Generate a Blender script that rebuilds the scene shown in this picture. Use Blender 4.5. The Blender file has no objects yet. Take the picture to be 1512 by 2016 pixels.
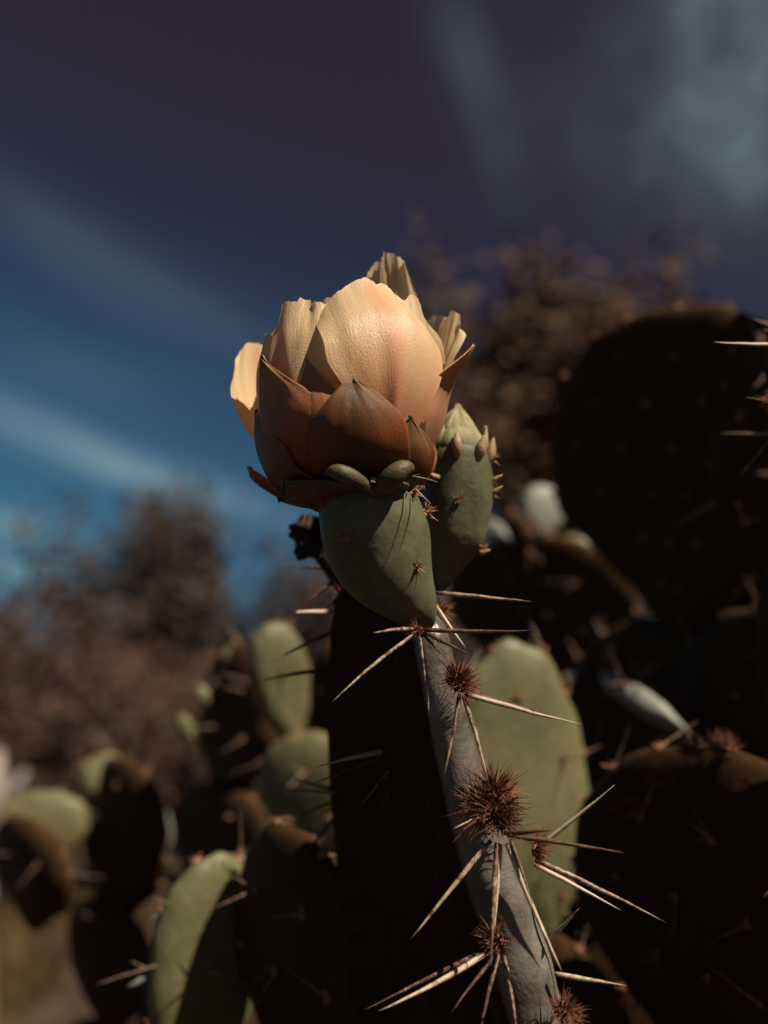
import bpy, math, random
from mathutils import Vector, Matrix, noise

random.seed(7)
sc = bpy.context.scene
col = sc.collection
R = math.radians

# ------------------------------------------------------------------ camera
CAM_H = 0.95
PITCH = R(12.8)
FPX = 1008.0 / math.tan(R(25.0))            # focal length in photo pixels (50 deg vertical)
CX, CY = 756.0, 1008.0
CAM = Vector((0, 0, CAM_H))
FW = Vector((0, math.cos(PITCH), math.sin(PITCH)))
UP = Vector((0, -math.sin(PITCH), math.cos(PITCH)))
RT = Vector((1, 0, 0))

cd = bpy.data.cameras.new('camera')
cam = bpy.data.objects.new('camera', cd)
col.objects.link(cam)
cam.location = CAM
cam.rotation_euler = (R(90) + PITCH, 0, 0)
cd.sensor_fit = 'VERTICAL'
cd.sensor_height = 36.0
cd.sensor_width = 36.0
cd.lens = 18.0 / math.tan(R(25.0))
cd.clip_start = 0.01
cd.clip_end = 2000
cd.dof.use_dof = True
cd.dof.focus_distance = 0.314
cd.dof.aperture_fstop = 5.6
cd.dof.aperture_blades = 0
sc.camera = cam

# ------------------------------------------------------------------ sun
SUN_AZ, SUN_EL = R(52), R(50)               # azimuth to the right of the direction camera -> viewer
SUN = Vector((math.sin(SUN_AZ) * math.cos(SUN_EL), -math.cos(SUN_AZ) * math.cos(SUN_EL), math.sin(SUN_EL)))
sd = bpy.data.lights.new('sun', 'SUN')
sd.energy = 5.0
sd.angle = R(0.5)
sd.color = (1.0, 0.88, 0.72)
sun = bpy.data.objects.new('sun', sd)
col.objects.link(sun)
sun.rotation_euler = SUN.to_track_quat('Z', 'Y').to_euler()

# ------------------------------------------------------------------ exposure
sc.view_settings.view_transform = 'Standard'
sc.view_settings.look = 'None'
sc.view_settings.exposure = 0.70
sc.view_settings.gamma = 1.0
sc.cycles.use_denoising = True
sc.cycles.max_bounces = 5
sc.cycles.diffuse_bounces = 3
sc.cycles.glossy_bounces = 2
sc.cycles.transmission_bounces = 5
sc.cycles.sample_clamp_indirect = 4.0


def srgb(r, g, b):
    def f(c):
        c /= 255.0
        return c / 12.92 if c <= 0.04045 else ((c + 0.055) / 1.055) ** 2.4
    return (f(r), f(g), f(b), 1.0)


# ------------------------------------------------------------------ world
class NT:
    """tiny node-graph helper"""
    def __init__(self, tree):
        self.t = tree
        self.n = tree.nodes
        self.l = tree.links

    def put(self, sock, v):
        if isinstance(v, bpy.types.NodeSocket):
            self.l.new(v, sock)
        else:
            sock.default_value = v

    def math(self, op, a, b=0.0, c=0.0, clamp=False):
        m = self.n.new('ShaderNodeMath')
        m.operation = op
        m.use_clamp = clamp
        self.put(m.inputs[0], a)
        self.put(m.inputs[1], b)
        self.put(m.inputs[2], c)
        return m.outputs[0]

    def mix(self, f, a, b, mode='MIX'):
        m = self.n.new('ShaderNodeMix')
        m.data_type = 'RGBA'
        m.blend_type = mode
        self.put(m.inputs[0], f)
        self.put(m.inputs[6], a)
        self.put(m.inputs[7], b)
        return m.outputs[2]

    def ramp(self, f, stops, mode='LINEAR'):
        r = self.n.new('ShaderNodeValToRGB')
        e = r.color_ramp.elements
        r.color_ramp.interpolation = mode
        while len(e) < len(stops):
            e.new(0.5)
        for k, (p, c) in enumerate(stops):
            e[k].position = p
            if isinstance(c, (int, float)):
                c = (c, c, c, 1)
            e[k].color = c if len(c) == 4 else (*c, 1)
        self.put(r.inputs[0], f)
        return r.outputs[0]

    def noise(self, vec, scale, detail=3.0, rough=0.5, dist=0.0):
        k = self.n.new('ShaderNodeTexNoise')
        k.inputs['Scale'].default_value = scale
        k.inputs['Detail'].default_value = detail
        k.inputs['Roughness'].default_value = rough
        k.inputs['Distortion'].default_value = dist
        if vec is not None:
            self.l.new(vec, k.inputs['Vector'])
        return k.outputs['Fac']

    def combine(self, x, y, z=0.0):
        k = self.n.new('ShaderNodeCombineXYZ')
        self.put(k.inputs[0], x)
        self.put(k.inputs[1], y)
        self.put(k.inputs[2], z)
        return k.outputs[0]

    def sep(self, v):
        k = self.n.new('ShaderNodeSeparateXYZ')
        self.l.new(v, k.inputs[0])
        return k.outputs

    def coord(self, which):
        return self.n.new('ShaderNodeTexCoord').outputs[which]

    def mapping(self, vec, scale=(1, 1, 1), rot=(0, 0, 0), loc=(0, 0, 0)):
        k = self.n.new('ShaderNodeMapping')
        k.inputs['Scale'].default_value = scale
        k.inputs['Rotation'].default_value = rot
        k.inputs['Location'].default_value = loc
        self.l.new(vec, k.inputs['Vector'])
        return k.outputs[0]


def px_az(px):
    return math.degrees(math.atan((px - CX) / FPX))


def px_el(py):
    return 12.8 + math.degrees(math.atan((CY - py) / FPX))


world = bpy.data.worlds.new('World')
sc.world = world
world.use_nodes = True
world.node_tree.nodes.clear()
w = NT(world.node_tree)
wout = w.n.new('ShaderNodeOutputWorld')
wbg = w.n.new('ShaderNodeBackground')
wbg.inputs['Strength'].default_value = 0.1
w.l.new(wbg.outputs[0], wout.inputs[0])
sky = w.n.new('ShaderNodeTexSky')
sky.sky_type = 'NISHITA'
sky.sun_disc = False
sky.sun_elevation = SUN_EL
sky.sun_rotation = math.atan2(SUN.x, SUN.y)
sky.air_density = 1.0
sky.dust_density = 0.6
sky.ozone_density = 2.0
dirv = w.coord('Generated')
dx, dy, dz = w.sep(dirv)
el = w.math('MULTIPLY', w.math('ARCSINE', dz), 57.2958)          # elevation in degrees
az = w.math('MULTIPLY', w.math('ARCTAN2', dx, dy), 57.2958)      # azimuth in degrees
grade = w.math('ADD', el, w.math('MULTIPLY', dx, 14.0))          # a deep, polarised desert sky
XS = 10.0 * 2 ** -0.70


def S(r, g, b):
    c = srgb(r, g, b)
    return (c[0] * XS, c[1] * XS, c[2] * XS, 1)


gr = w.ramp(w.math('DIVIDE', w.math('ADD', grade, 10.0), 70.0), [
    (0.05, S(70, 122, 142)), (0.20, S(58, 112, 138)), (0.30, S(46, 90, 120)), (0.40, S(42, 64, 90)),
    (0.49, S(40, 43, 62)), (0.60, S(42, 33, 47)), (1.0, S(38, 28, 40))])
base = w.mix(0.985, sky.outputs[0], gr)
# thin cirrus: long wisps drawn out along one direction
ca = math.cos(R(24))
sa = math.sin(R(24))
u = w.math('SUBTRACT', w.math('MULTIPLY', az, ca), w.math('MULTIPLY', el, sa))
v = w.math('ADD', w.math('MULTIPLY', az, sa), w.math('MULTIPLY', el, ca))
wisp = w.noise(w.combine(w.math('MULTIPLY', u, 0.05), w.math('MULTIPLY', v, 0.30)), 1.0, 5.0, 0.55, 0.5)
puff = w.noise(w.combine(w.math('MULTIPLY', az, 0.24), w.math('MULTIPLY', el, 0.22), 3.3), 1.0, 6.0, 0.6, 0.9)


def bump(px, py, la, lb, rot, amp):
    """soft elliptical cloud patch round one direction in the sky (degrees)"""
    a0, e0 = px_az(px), px_el(py)
    c, s_ = math.cos(R(rot)), math.sin(R(rot))
    da = w.math('SUBTRACT', az, a0)
    de = w.math('SUBTRACT', el, e0)
    p = w.math('DIVIDE', w.math('SUBTRACT', w.math('MULTIPLY', da, c), w.math('MULTIPLY', de, s_)), la)
    q = w.math('DIVIDE', w.math('ADD', w.math('MULTIPLY', da, s_), w.math('MULTIPLY', de, c)), lb)
    r2 = w.math('ADD', w.math('MULTIPLY', p, p), w.math('MULTIPLY', q, q))
    return w.math('MULTIPLY', w.math('EXPONENT', w.math('MULTIPLY', r2, -1.0)), amp)


acc = None
for b in [(60, 885, 7.5, 1.1, 17, 0.72), (330, 965, 6.0, 0.9, 13, 0.6), (0, 1060, 3.5, 0.9, 0, 0.7), (10, 1140, 2.6, 0.7, 0, 0.8),
          (60, 520, 6.0, 1.5, 27, 0.16), (300, 610, 7.0, 1.6, 24, 0.13), (120, 760, 5.0, 1.5, 12, 0.12)]:
    k = bump(*b)
    acc = k if acc is None else w.math('ADD', acc, k)
cl1 = w.math('MULTIPLY', acc, w.ramp(wisp, [(0.28, 0.25), (0.70, 1.0)]))
acc2 = None
for b in [(1560, 130, 4.6, 7.5, 0, 0.62), (1560, 330, 3.4, 3.0, 0, 0.3), (1240, 240, 4.5, 4.5, 20, 0.14), (930, 80, 1.8, 3.6, -20, 0.16),
          (1000, 300, 1.4, 2.8, -15, 0.10)]:
    k = bump(*b)
    acc2 = k if acc2 is None else w.math('ADD', acc2, k)
cl2 = w.math('MULTIPLY', acc2, w.ramp(puff, [(0.33, 0.30), (0.70, 1.0)]))
clouds = w.math('ADD', cl1, cl2)
# the same cirrus goes on all round the sky
az_abs = w.math('ABSOLUTE', az)
away = w.math('DIVIDE', w.math('SUBTRACT', az_abs, 24.0), 20.0, clamp=True)
clouds = w.math('ADD', clouds, w.math('MULTIPLY', away, w.ramp(puff, [(0.50, 0.0), (0.80, 0.16)])), clamp=True)
skycol = w.mix(w.math('MULTIPLY', clouds, 0.62), base, S(150, 182, 184))
w.l.new(skycol, wbg.inputs['Color'])


# ------------------------------------------------------------------ helpers
def P(px, py, d):
    return CAM + d * (FW + RT * ((px - CX) / FPX) + UP * ((CY - py) / FPX))


def mat(name):
    m = bpy.data.materials.new(name)
    m.use_nodes = True
    g = NT(m.node_tree)
    bs = m.node_tree.nodes['Principled BSDF']
    return m, g, bs


ALB = 0.64                                   # overall reflectance of skins, wood and soil


def paint(g, bs, c, k=ALB):
    """base colour, scaled to the thing's real reflectance"""
    c = g.mix(1.0, c, (k, k, k, 1), 'MULTIPLY')
    g.l.new(c, bs.inputs['Base Color'])
    return c


def bumpn(g, bs, h, strength, dist=0.001):
    b = g.n.new('ShaderNodeBump')
    b.inputs['Strength'].default_value = strength
    b.inputs['Distance'].default_value = dist
    g.put(b.inputs['Height'], h)
    g.l.new(b.outputs[0], bs.inputs['Normal'])
    return b.outputs[0]


def thing(name, loc, label, cat, group=None):
    o = bpy.data.objects.new(name, None)
    o.empty_display_size = 0.02
    col.objects.link(o)
    o.location = loc
    o['label'] = label
    o['category'] = cat
    if group:
        o['group'] = group
    return o


def root_of(o):
    while o.parent:
        o = o.parent
    return o


def mk(name, verts, faces, m, parent=None, smooth=True, uvs=None):
    """one mesh object; verts in world coordinates, parts keep their thing's origin"""
    off = root_of(parent).location if parent else Vector((0, 0, 0))
    me = bpy.data.meshes.new(name)
    me.from_pydata([tuple(Vector(q) - off) for q in verts], [], faces)
    if smooth:
        me.polygons.foreach_set('use_smooth', [True] * len(me.polygons))
    if uvs:
        ul = me.uv_layers.new(name='UVMap')
        for lp in me.loops:
            ul.data[lp.index].uv = uvs[lp.vertex_index]
    me.materials.append(m)
    o = bpy.data.objects.new(name, me)
    col.objects.link(o)
    if parent:
        o.parent = parent
    return o


def place(name, me, loc, quat, scale, parent):
    """object that shares mesh data, placed in world coordinates under parent"""
    o = bpy.data.objects.new(name, me)
    col.objects.link(o)
    o.parent = parent
    o.location = loc - root_of(parent).location
    o.rotation_mode = 'QUATERNION'
    o.rotation_quaternion = quat
    o.scale = (scale, scale, scale) if isinstance(scale, (int, float)) else scale
    return o


def catmull(pts, t):
    n = len(pts) - 1
    f = min(max(t, 0.0), 1.0) * n
    i = min(int(f), n - 1)
    f -= i
    p0 = pts[max(i - 1, 0)]
    p1 = pts[i]
    p2 = pts[i + 1]
    p3 = pts[min(i + 2, n)]
    return 0.5 * ((2 * p1) + (p2 - p0) * f + (2 * p0 - 5 * p1 + 4 * p2 - p3) * f * f + (3 * p1 - p0 - 3 * p2 + p3) * f ** 3)


def perp(d):
    a = Vector((0, 0, 1)) if abs(d.z) < 0.9 else Vector((1, 0, 0))
    x = d.cross(a).normalized()
    return x, d.cross(x).normalized()


def add_tube(V, F, UV, pts, radii, n=6):
    b0 = len(V)
    m = len(pts)
    for i, p in enumerate(pts):
        d = (pts[min(i + 1, m - 1)] - pts[max(i - 1, 0)]).normalized()
        x, y = perp(d)
        for k in range(n):
            a = 2 * math.pi * k / n
            V.append(p + (x * math.cos(a) + y * math.sin(a)) * radii[i])
            UV.append((k / n, i / (m - 1)))
    for i in range(m - 1):
        for k in range(n):
            k2 = (k + 1) % n
            F.append((b0 + i * n + k, b0 + i * n + k2, b0 + (i + 1) * n + k2, b0 + (i + 1) * n + k))
    F.append(tuple(b0 + k for k in range(n))[::-1])
    F.append(tuple(b0 + (m - 1) * n + k for k in range(n)))


# ------------------------------------------------------------------ materials
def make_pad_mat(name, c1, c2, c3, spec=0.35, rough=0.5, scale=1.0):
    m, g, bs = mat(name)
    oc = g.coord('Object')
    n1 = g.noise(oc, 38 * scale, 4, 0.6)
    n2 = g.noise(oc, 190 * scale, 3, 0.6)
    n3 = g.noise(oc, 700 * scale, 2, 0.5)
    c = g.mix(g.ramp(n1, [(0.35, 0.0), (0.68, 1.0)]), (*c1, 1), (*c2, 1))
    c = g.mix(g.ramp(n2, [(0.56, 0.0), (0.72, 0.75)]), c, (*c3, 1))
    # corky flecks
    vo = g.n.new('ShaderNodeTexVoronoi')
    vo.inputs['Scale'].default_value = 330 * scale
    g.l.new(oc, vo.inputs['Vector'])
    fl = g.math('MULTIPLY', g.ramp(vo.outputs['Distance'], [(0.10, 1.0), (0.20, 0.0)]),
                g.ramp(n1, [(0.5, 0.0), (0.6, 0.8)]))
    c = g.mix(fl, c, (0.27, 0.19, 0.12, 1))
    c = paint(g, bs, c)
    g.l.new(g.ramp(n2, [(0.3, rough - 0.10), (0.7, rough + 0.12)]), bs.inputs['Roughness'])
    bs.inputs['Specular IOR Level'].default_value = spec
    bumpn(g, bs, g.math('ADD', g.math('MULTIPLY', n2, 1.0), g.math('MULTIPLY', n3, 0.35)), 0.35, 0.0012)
    return m


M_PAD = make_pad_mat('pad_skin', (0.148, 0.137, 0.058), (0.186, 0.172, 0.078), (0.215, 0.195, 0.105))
M_PAD_DK = make_pad_mat('shaded_pad_skin', (0.058, 0.028, 0.011), (0.074, 0.040, 0.016), (0.090, 0.042, 0.019), 0.08, 0.7)  # dark copy of the pad skin: shade of the unlit pads put into its colour
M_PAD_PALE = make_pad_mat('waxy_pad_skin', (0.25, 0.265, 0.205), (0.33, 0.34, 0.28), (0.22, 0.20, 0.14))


def make_main_mat():
    """waxy grey skin on the rim, corky fibres on the faces, darkened for their shade"""
    m, g, bs = mat('main_pad_skin')
    oc = g.coord('Object')
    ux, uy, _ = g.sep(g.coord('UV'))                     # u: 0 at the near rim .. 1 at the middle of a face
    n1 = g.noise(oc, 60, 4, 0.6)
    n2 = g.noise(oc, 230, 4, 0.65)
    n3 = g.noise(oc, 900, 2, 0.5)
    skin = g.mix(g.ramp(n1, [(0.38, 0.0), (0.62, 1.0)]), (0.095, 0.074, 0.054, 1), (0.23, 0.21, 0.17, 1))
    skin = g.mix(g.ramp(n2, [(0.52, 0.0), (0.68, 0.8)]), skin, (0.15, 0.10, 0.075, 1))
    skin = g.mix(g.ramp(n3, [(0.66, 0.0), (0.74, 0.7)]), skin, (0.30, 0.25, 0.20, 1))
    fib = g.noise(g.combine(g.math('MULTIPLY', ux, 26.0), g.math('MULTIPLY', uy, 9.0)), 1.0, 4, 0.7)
    shaded_cork = g.mix(g.ramp(fib, [(0.35, 0.0), (0.7, 1.0)]), (0.030, 0.010, 0.004, 1), (0.075, 0.027, 0.012, 1))  # corky fibre tones with the shade of the faces mixed into the colour
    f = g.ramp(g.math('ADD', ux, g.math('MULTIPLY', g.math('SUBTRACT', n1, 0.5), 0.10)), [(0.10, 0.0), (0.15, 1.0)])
    paint(g, bs, g.mix(f, skin, shaded_cork))
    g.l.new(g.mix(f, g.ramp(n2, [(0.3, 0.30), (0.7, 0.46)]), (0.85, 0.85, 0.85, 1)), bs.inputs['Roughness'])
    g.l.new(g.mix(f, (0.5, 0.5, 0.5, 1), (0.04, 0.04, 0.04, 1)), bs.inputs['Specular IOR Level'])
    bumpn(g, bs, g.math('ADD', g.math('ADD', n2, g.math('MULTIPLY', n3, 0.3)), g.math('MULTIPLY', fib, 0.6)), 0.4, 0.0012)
    return m


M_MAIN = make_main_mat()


def make_ovary_mat():
    m, g, bs = mat('ovary_skin')
    oc = g.coord('Object')
    n1 = g.noise(oc, 75, 3, 0.5, 0.4)
    n2 = g.noise(oc, 420, 3, 0.6)
    c = g.mix(g.ramp(n1, [(0.33, 0.0), (0.68, 1.0)]), (0.100, 0.090, 0.042, 1), (0.140, 0.146, 0.080, 1))
    c = g.mix(g.ramp(n2, [(0.45, 0.0), (0.75, 0.35)]), c, (0.20, 0.20, 0.135, 1))
    c = paint(g, bs, c)
    bs.inputs['Roughness'].default_value = 0.58
    bs.inputs['Specular IOR Level'].default_value = 0.3
    bumpn(g, bs, g.math('ADD', n1, g.math('MULTIPLY', n2, 0.08)), 0.5, 0.0022)
    return m


M_OVARY = make_ovary_mat()


def make_petal_mat(name, tip, mid, low, rib, trans, ribw=0.16, kalb=0.72, gloss=0.5):
    m, g, bs = mat(name)
    uv = g.coord('UV')
    ux, uy, _ = g.sep(uv)
    # fine veins running up the petal
    fan = g.math('ADD', g.math('MULTIPLY', ux, 80.0), g.math('MULTIPLY', g.noise(uv, 3.0, 3, 0.55), 9.0))
    vein = g.noise(g.combine(fan, g.math('MULTIPLY', uy, 11.0)), 1.0, 3, 0.7)
    fine = g.noise(g.combine(g.math('MULTIPLY', ux, 110.0), g.math('MULTIPLY', uy, 90.0)), 1.0, 2, 0.6)
    blot = g.noise(uv, 3.2, 3, 0.55, 0.4)
    t = g.math('ADD', uy, g.math('MULTIPLY', g.math('SUBTRACT', blot, 0.5), 0.35))
    c = g.ramp(t, [(0.12, low), (0.42, mid), (0.80, tip), (1.0, tip)])
    d = g.math('ABSOLUTE', g.math('SUBTRACT', ux, 0.5))
    rf = g.math('MULTIPLY', g.ramp(g.math('ADD', d, g.math('MULTIPLY', g.math('SUBTRACT', vein, 0.5), 0.10)),
                                   [(0.0, 1.0), (ribw, 0.0)]), g.ramp(uy, [(0.1, 0.95), (1.0, 0.6)]))
    c = g.mix(rf, c, (*rib, 1))
    c = g.mix(g.math('MULTIPLY', g.ramp(vein, [(0.35, 0.0), (0.75, 1.0)]), 0.16), c, (*mid, 1))
    c = paint(g, bs, c, kalb)
    bs.inputs['Roughness'].default_value = 0.40
    bs.inputs['Specular IOR Level'].default_value = gloss
    bs.inputs['Sheen Weight'].default_value = 0.0
    nm = bumpn(g, bs, g.math('ADD', vein, g.math('MULTIPLY', fine, 0.9)), 0.42, 0.0005)
    tr = g.n.new('ShaderNodeBsdfTranslucent')
    g.l.new(c, tr.inputs['Color'])
    g.l.new(nm, tr.inputs['Normal'])
    ms = g.n.new('ShaderNodeMixShader')
    ms.inputs[0].default_value = trans
    g.l.new(bs.outputs[0], ms.inputs[1])
    g.l.new(tr.outputs[0], ms.inputs[2])
    g.l.new(ms.outputs[0], m.node_tree.nodes['Material Output'].inputs['Surface'])
    return m


M_PETAL = make_petal_mat('petal', (0.90, 0.66, 0.38), (0.88, 0.50, 0.26), (0.76, 0.20, 0.07), (0.82, 0.33, 0.21), 0.32, 0.13, gloss=0.5)
M_PETAL_IN = make_petal_mat('inner_petal', (0.90, 0.70, 0.42), (0.88, 0.58, 0.31), (0.76, 0.34, 0.13), (0.84, 0.52, 0.30), 0.42, 0.08, gloss=0.6)
M_SEPAL = make_petal_mat('sepal', (0.26, 0.15, 0.065), (0.30, 0.085, 0.030), (0.13, 0.042, 0.010), (0.075, 0.048, 0.015), 0.22, 0.32, gloss=0.25)
M_SEPAL_PINK = make_petal_mat('pink_sepal', (0.56, 0.29, 0.14), (0.55, 0.14, 0.060), (0.20, 0.050, 0.014), (0.36, 0.13, 0.06), 0.30, 0.26, gloss=0.25)
M_SEPAL_PALE = make_petal_mat('pale_sepal', (0.76, 0.46, 0.28), (0.78, 0.36, 0.20), (0.62, 0.20, 0.08), (0.66, 0.32, 0.18), 0.38, 0.24, gloss=0.35)
M_BUDSCALE = make_petal_mat('bud_scale', (0.50, 0.42, 0.25), (0.34, 0.31, 0.16), (0.17, 0.17, 0.08), (0.24, 0.23, 0.11), 0.14, 0.25, gloss=0.3)
M_SCALE = make_pad_mat('fleshy_scale', (0.085, 0.065, 0.026), (0.125, 0.095, 0.042), (0.15, 0.10, 0.05), 0.3, 0.5, 3.0)
M_TAN = make_pad_mat('tan_scale', (0.36, 0.22, 0.11), (0.42, 0.28, 0.15), (0.30, 0.15, 0.08), 0.3, 0.5, 3.0)


def make_spine_mat(name, dark, pale, lo=0.40, hi=0.62):
    m, g, bs = mat(name)
    uv = g.coord('UV')
    ux, uy, _ = g.sep(uv)
    oi = g.n.new('ShaderNodeObjectInfo').outputs['Random']
    n = g.noise(g.combine(g.math('MULTIPLY', ux, 1.2), g.math('MULTIPLY', uy, 13.0), g.math('MULTIPLY', oi, 40.0)), 1.0, 3, 0.7)
    sh = g.math('ADD', n, g.math('MULTIPLY', g.math('SUBTRACT', oi, 0.5), 0.16))
    f = g.ramp(sh, [(lo, 0.0), (hi, 1.0)])
    # horn-coloured base and tip
    f = g.math('MULTIPLY', f, g.ramp(uy, [(0.0, 0.05), (0.16, 0.8), (0.9, 1.0), (1.0, 0.5)]))
    paint(g, bs, g.mix(f, (*dark, 1), (*pale, 1)))
    bs.inputs['Roughness'].default_value = 0.5
    bs.inputs['Specular IOR Level'].default_value = 0.35
    bumpn(g, bs, n, 0.3, 0.0003)
    return m


M_SPINE = make_spine_mat('spine', (0.13, 0.055, 0.03), (0.66, 0.50, 0.34))
M_SPINE_PALE = make_spine_mat('pale_spine', (0.40, 0.24, 0.13), (0.80, 0.64, 0.46), 0.30, 0.5)
M_SPINE_DK = make_spine_mat('brown_spine', (0.10, 0.045, 0.028), (0.30, 0.17, 0.10), 0.45, 0.7)


def plain(name, c1, c2, scale, rough=0.8, spec=0.2, bump=0.4, dist=0.002):
    m, g, bs = mat(name)
    n = g.noise(g.coord('Object'), scale, 4, 0.6)
    paint(g, bs, g.mix(g.ramp(n, [(0.35, 0.0), (0.65, 1.0)]), (*c1, 1), (*c2, 1)))
    bs.inputs['Roughness'].default_value = rough
    bs.inputs['Specular IOR Level'].default_value = spec
    bumpn(g, bs, n, bump, dist)
    return m


M_GLOCHID = plain('glochid_brown', (0.17, 0.065, 0.035), (0.30, 0.13, 0.07), 400, 0.7)
M_GLOCHID_TAN = plain('glochid_tan', (0.34, 0.15, 0.08), (0.52, 0.28, 0.16), 500, 0.7)
M_DEAD = plain('withered', (0.022, 0.010, 0.007), (0.05, 0.024, 0.015), 300)
M_BARK = plain('bark', (0.10, 0.07, 0.05), (0.17, 0.12, 0.09), 14, 0.9, 0.1, 0.8, 0.03)
M_BARK_PALE = plain('pale_bark', (0.30, 0.25, 0.22), (0.48, 0.42, 0.38), 12, 0.9, 0.1, 0.8, 0.03)
M_LEAF = [plain('leaf_%s' % n, a, b, 3.0, 0.7, 0.2, 0.1) for n, a, b in
          (('grey_brown', (0.080, 0.055, 0.042), (0.125, 0.090, 0.070)), ('rust', (0.13, 0.070, 0.036), (0.20, 0.11, 0.055)),
           ('mauve_brown', (0.088, 0.046, 0.030), (0.145, 0.080, 0.056)))]
M_GROUND = None


def make_ground_mat():
    m, g, bs = mat('dry_ground')
    oc = g.coord('Object')
    n1 = g.noise(oc, 0.7, 5, 0.6)
    n2 = g.noise(oc, 4.5, 5, 0.7)
    n3 = g.noise(oc, 30.0, 3, 0.6)
    c = g.mix(g.ramp(n1, [(0.35, 0.0), (0.65, 1.0)]), (0.080, 0.043, 0.014, 1), (0.115, 0.066, 0.022, 1))
    c = g.mix(g.ramp(n2, [(0.40, 0.0), (0.56, 0.95)]), c, (0.022, 0.010, 0.005, 1))
    c = g.mix(g.ramp(n3, [(0.55, 0.0), (0.75, 0.6)]), c, (0.15, 0.090, 0.036, 1))
    c = paint(g, bs, c)
    bs.inputs['Roughness'].default_value = 0.95
    bumpn(g, bs, g.math('ADD', n2, n3), 0.8, 0.03)
    return m


# ------------------------------------------------------------------ ground
def ground_z(x, y):
    r = math.hypot(x, y)
    k = min(max((r - 1.5) / 3.0, 0.0), 1.0)
    return k * 0.10 * noise.noise(Vector((x * 0.35, y * 0.35, 3.1))) + 0.012 * noise.noise(Vector((x * 3, y * 3, 1.0)))


def build_ground():
    rs = [0.0] + [0.15 * 1.135 ** k for k in range(70)]
    n = 72
    V = [(0, 0, 0)]
    F = []
    for r in rs[1:]:
        for k in range(n):
            a = 2 * math.pi * k / n
            x, y = r * math.cos(a), r * math.sin(a)
            V.append((x, y, ground_z(x, y)))
    for k in range(n):
        F.append((0, 1 + k, 1 + (k + 1) % n))
    for i in range(len(rs) - 2):
        for k in range(n):
            k2 = (k + 1) % n
            F.append((1 + i * n + k, 1 + (i + 1) * n + k, 1 + (i + 1) * n + k2, 1 + i * n + k2))
    o = mk('ground', V, F, make_ground_mat())
    o['kind'] = 'structure'
    return o


build_ground()


# ------------------------------------------------------------------ trees and shrubs
def grow(V, F, UV, p, d, length, r, depth, tips, rnd, spread):
    pts = [p]
    rad = [r]
    seg = 4
    cur = p.copy()
    dd = d.copy()
    for i in range(seg):
        dd = (dd + Vector((rnd.uniform(-1, 1), rnd.uniform(-1, 1), rnd.uniform(-0.5, 0.7))) * 0.22).normalized()
        cur = cur + dd * (length / seg)
        pts.append(cur.copy())
        rad.append(r * (1 - 0.45 * (i + 1) / seg))
    add_tube(V, F, UV, pts, rad, 7 if depth > 1 else 5)
    if depth <= 1:
        tips.extend(pts[1:])
    if depth == 0:
        return
    for k in range(rnd.choice((3, 3, 4))):
        base = pts[rnd.choice((2, 3, 4))]
        ax = Vector((rnd.uniform(-1, 1), rnd.uniform(-1, 1), rnd.uniform(-0.25, 0.8))).normalized()
        nd = (dd * (1 - spread) + ax * spread).normalized()
        grow(V, F, UV, base, nd, length * rnd.uniform(0.6, 0.85), r * 0.55, depth - 1, tips, rnd, spread)


def tree(name, base, height, label, cat, leafmat, seed, trunks=1, nleaf=5200, leaf=0.05, clump=0.22, spread=0.6, depth=3, wide=None, bark=None, group=None, lean=(0, 0)):
    rnd = random.Random(seed)
    base = Vector((base[0], base[1], ground_z(base[0], base[1]) - 0.04))
    t = thing(name, base, label, cat, group)
    tips = []
    V, F, UV = [], [], []
    for k in range(trunks):
        d = Vector((rnd.uniform(-0.5, 0.5) * (trunks > 1) + lean[0], rnd.uniform(-0.5, 0.5) * (trunks > 1) + lean[1], 1.0)).normalized()
        b = base + Vector((rnd.uniform(-0.1, 0.1), rnd.uniform(-0.1, 0.1), 0)) * (trunks > 1)
        grow(V, F, UV, b, d, height * 0.36, height * 0.028, depth, tips, rnd, spread)
    zs = sorted(q.z for q in tips)
    kx = height / (zs[int(len(zs) * 0.97)] - base.z)
    xs = sorted(math.hypot(q.x - base.x, q.y - base.y) for q in tips)
    ky = wide / xs[int(len(xs) * 0.9)] if wide else kx
    kv = Vector((ky, ky, kx))
    V = [base + (q - base) * kv for q in V]
    tips = [base + (q - base) * kv for q in tips]
    mk('trunk', V, F, bark or M_BARK, t, uvs=UV)
    V, F = [], []
    for k in range(nleaf):
        c = rnd.choice(tips)
        q = c + Vector((rnd.gauss(0, 1), rnd.gauss(0, 1), rnd.gauss(0, 0.8))) * clump
        if q.z < base.z + 0.05:
            continue
        a = Vector((rnd.gauss(0, 1), rnd.gauss(0, 1), rnd.gauss(0, 1))).normalized()
        x, y = perp(a)
        s = leaf * rnd.uniform(0.6, 1.5)
        i = len(V)
        V += [q - x * s, q + y * s * 0.45 + a * s * 0.12, q + x * s, q - y * s * 0.45 + a * s * 0.12]
        F.append((i, i + 1, i + 2, i + 3))
    mk('crown', V, F, leafmat, t, smooth=False)
    return t


def at_ground(px, dist):
    return ((px - CX) / FPX * dist, dist)


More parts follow.
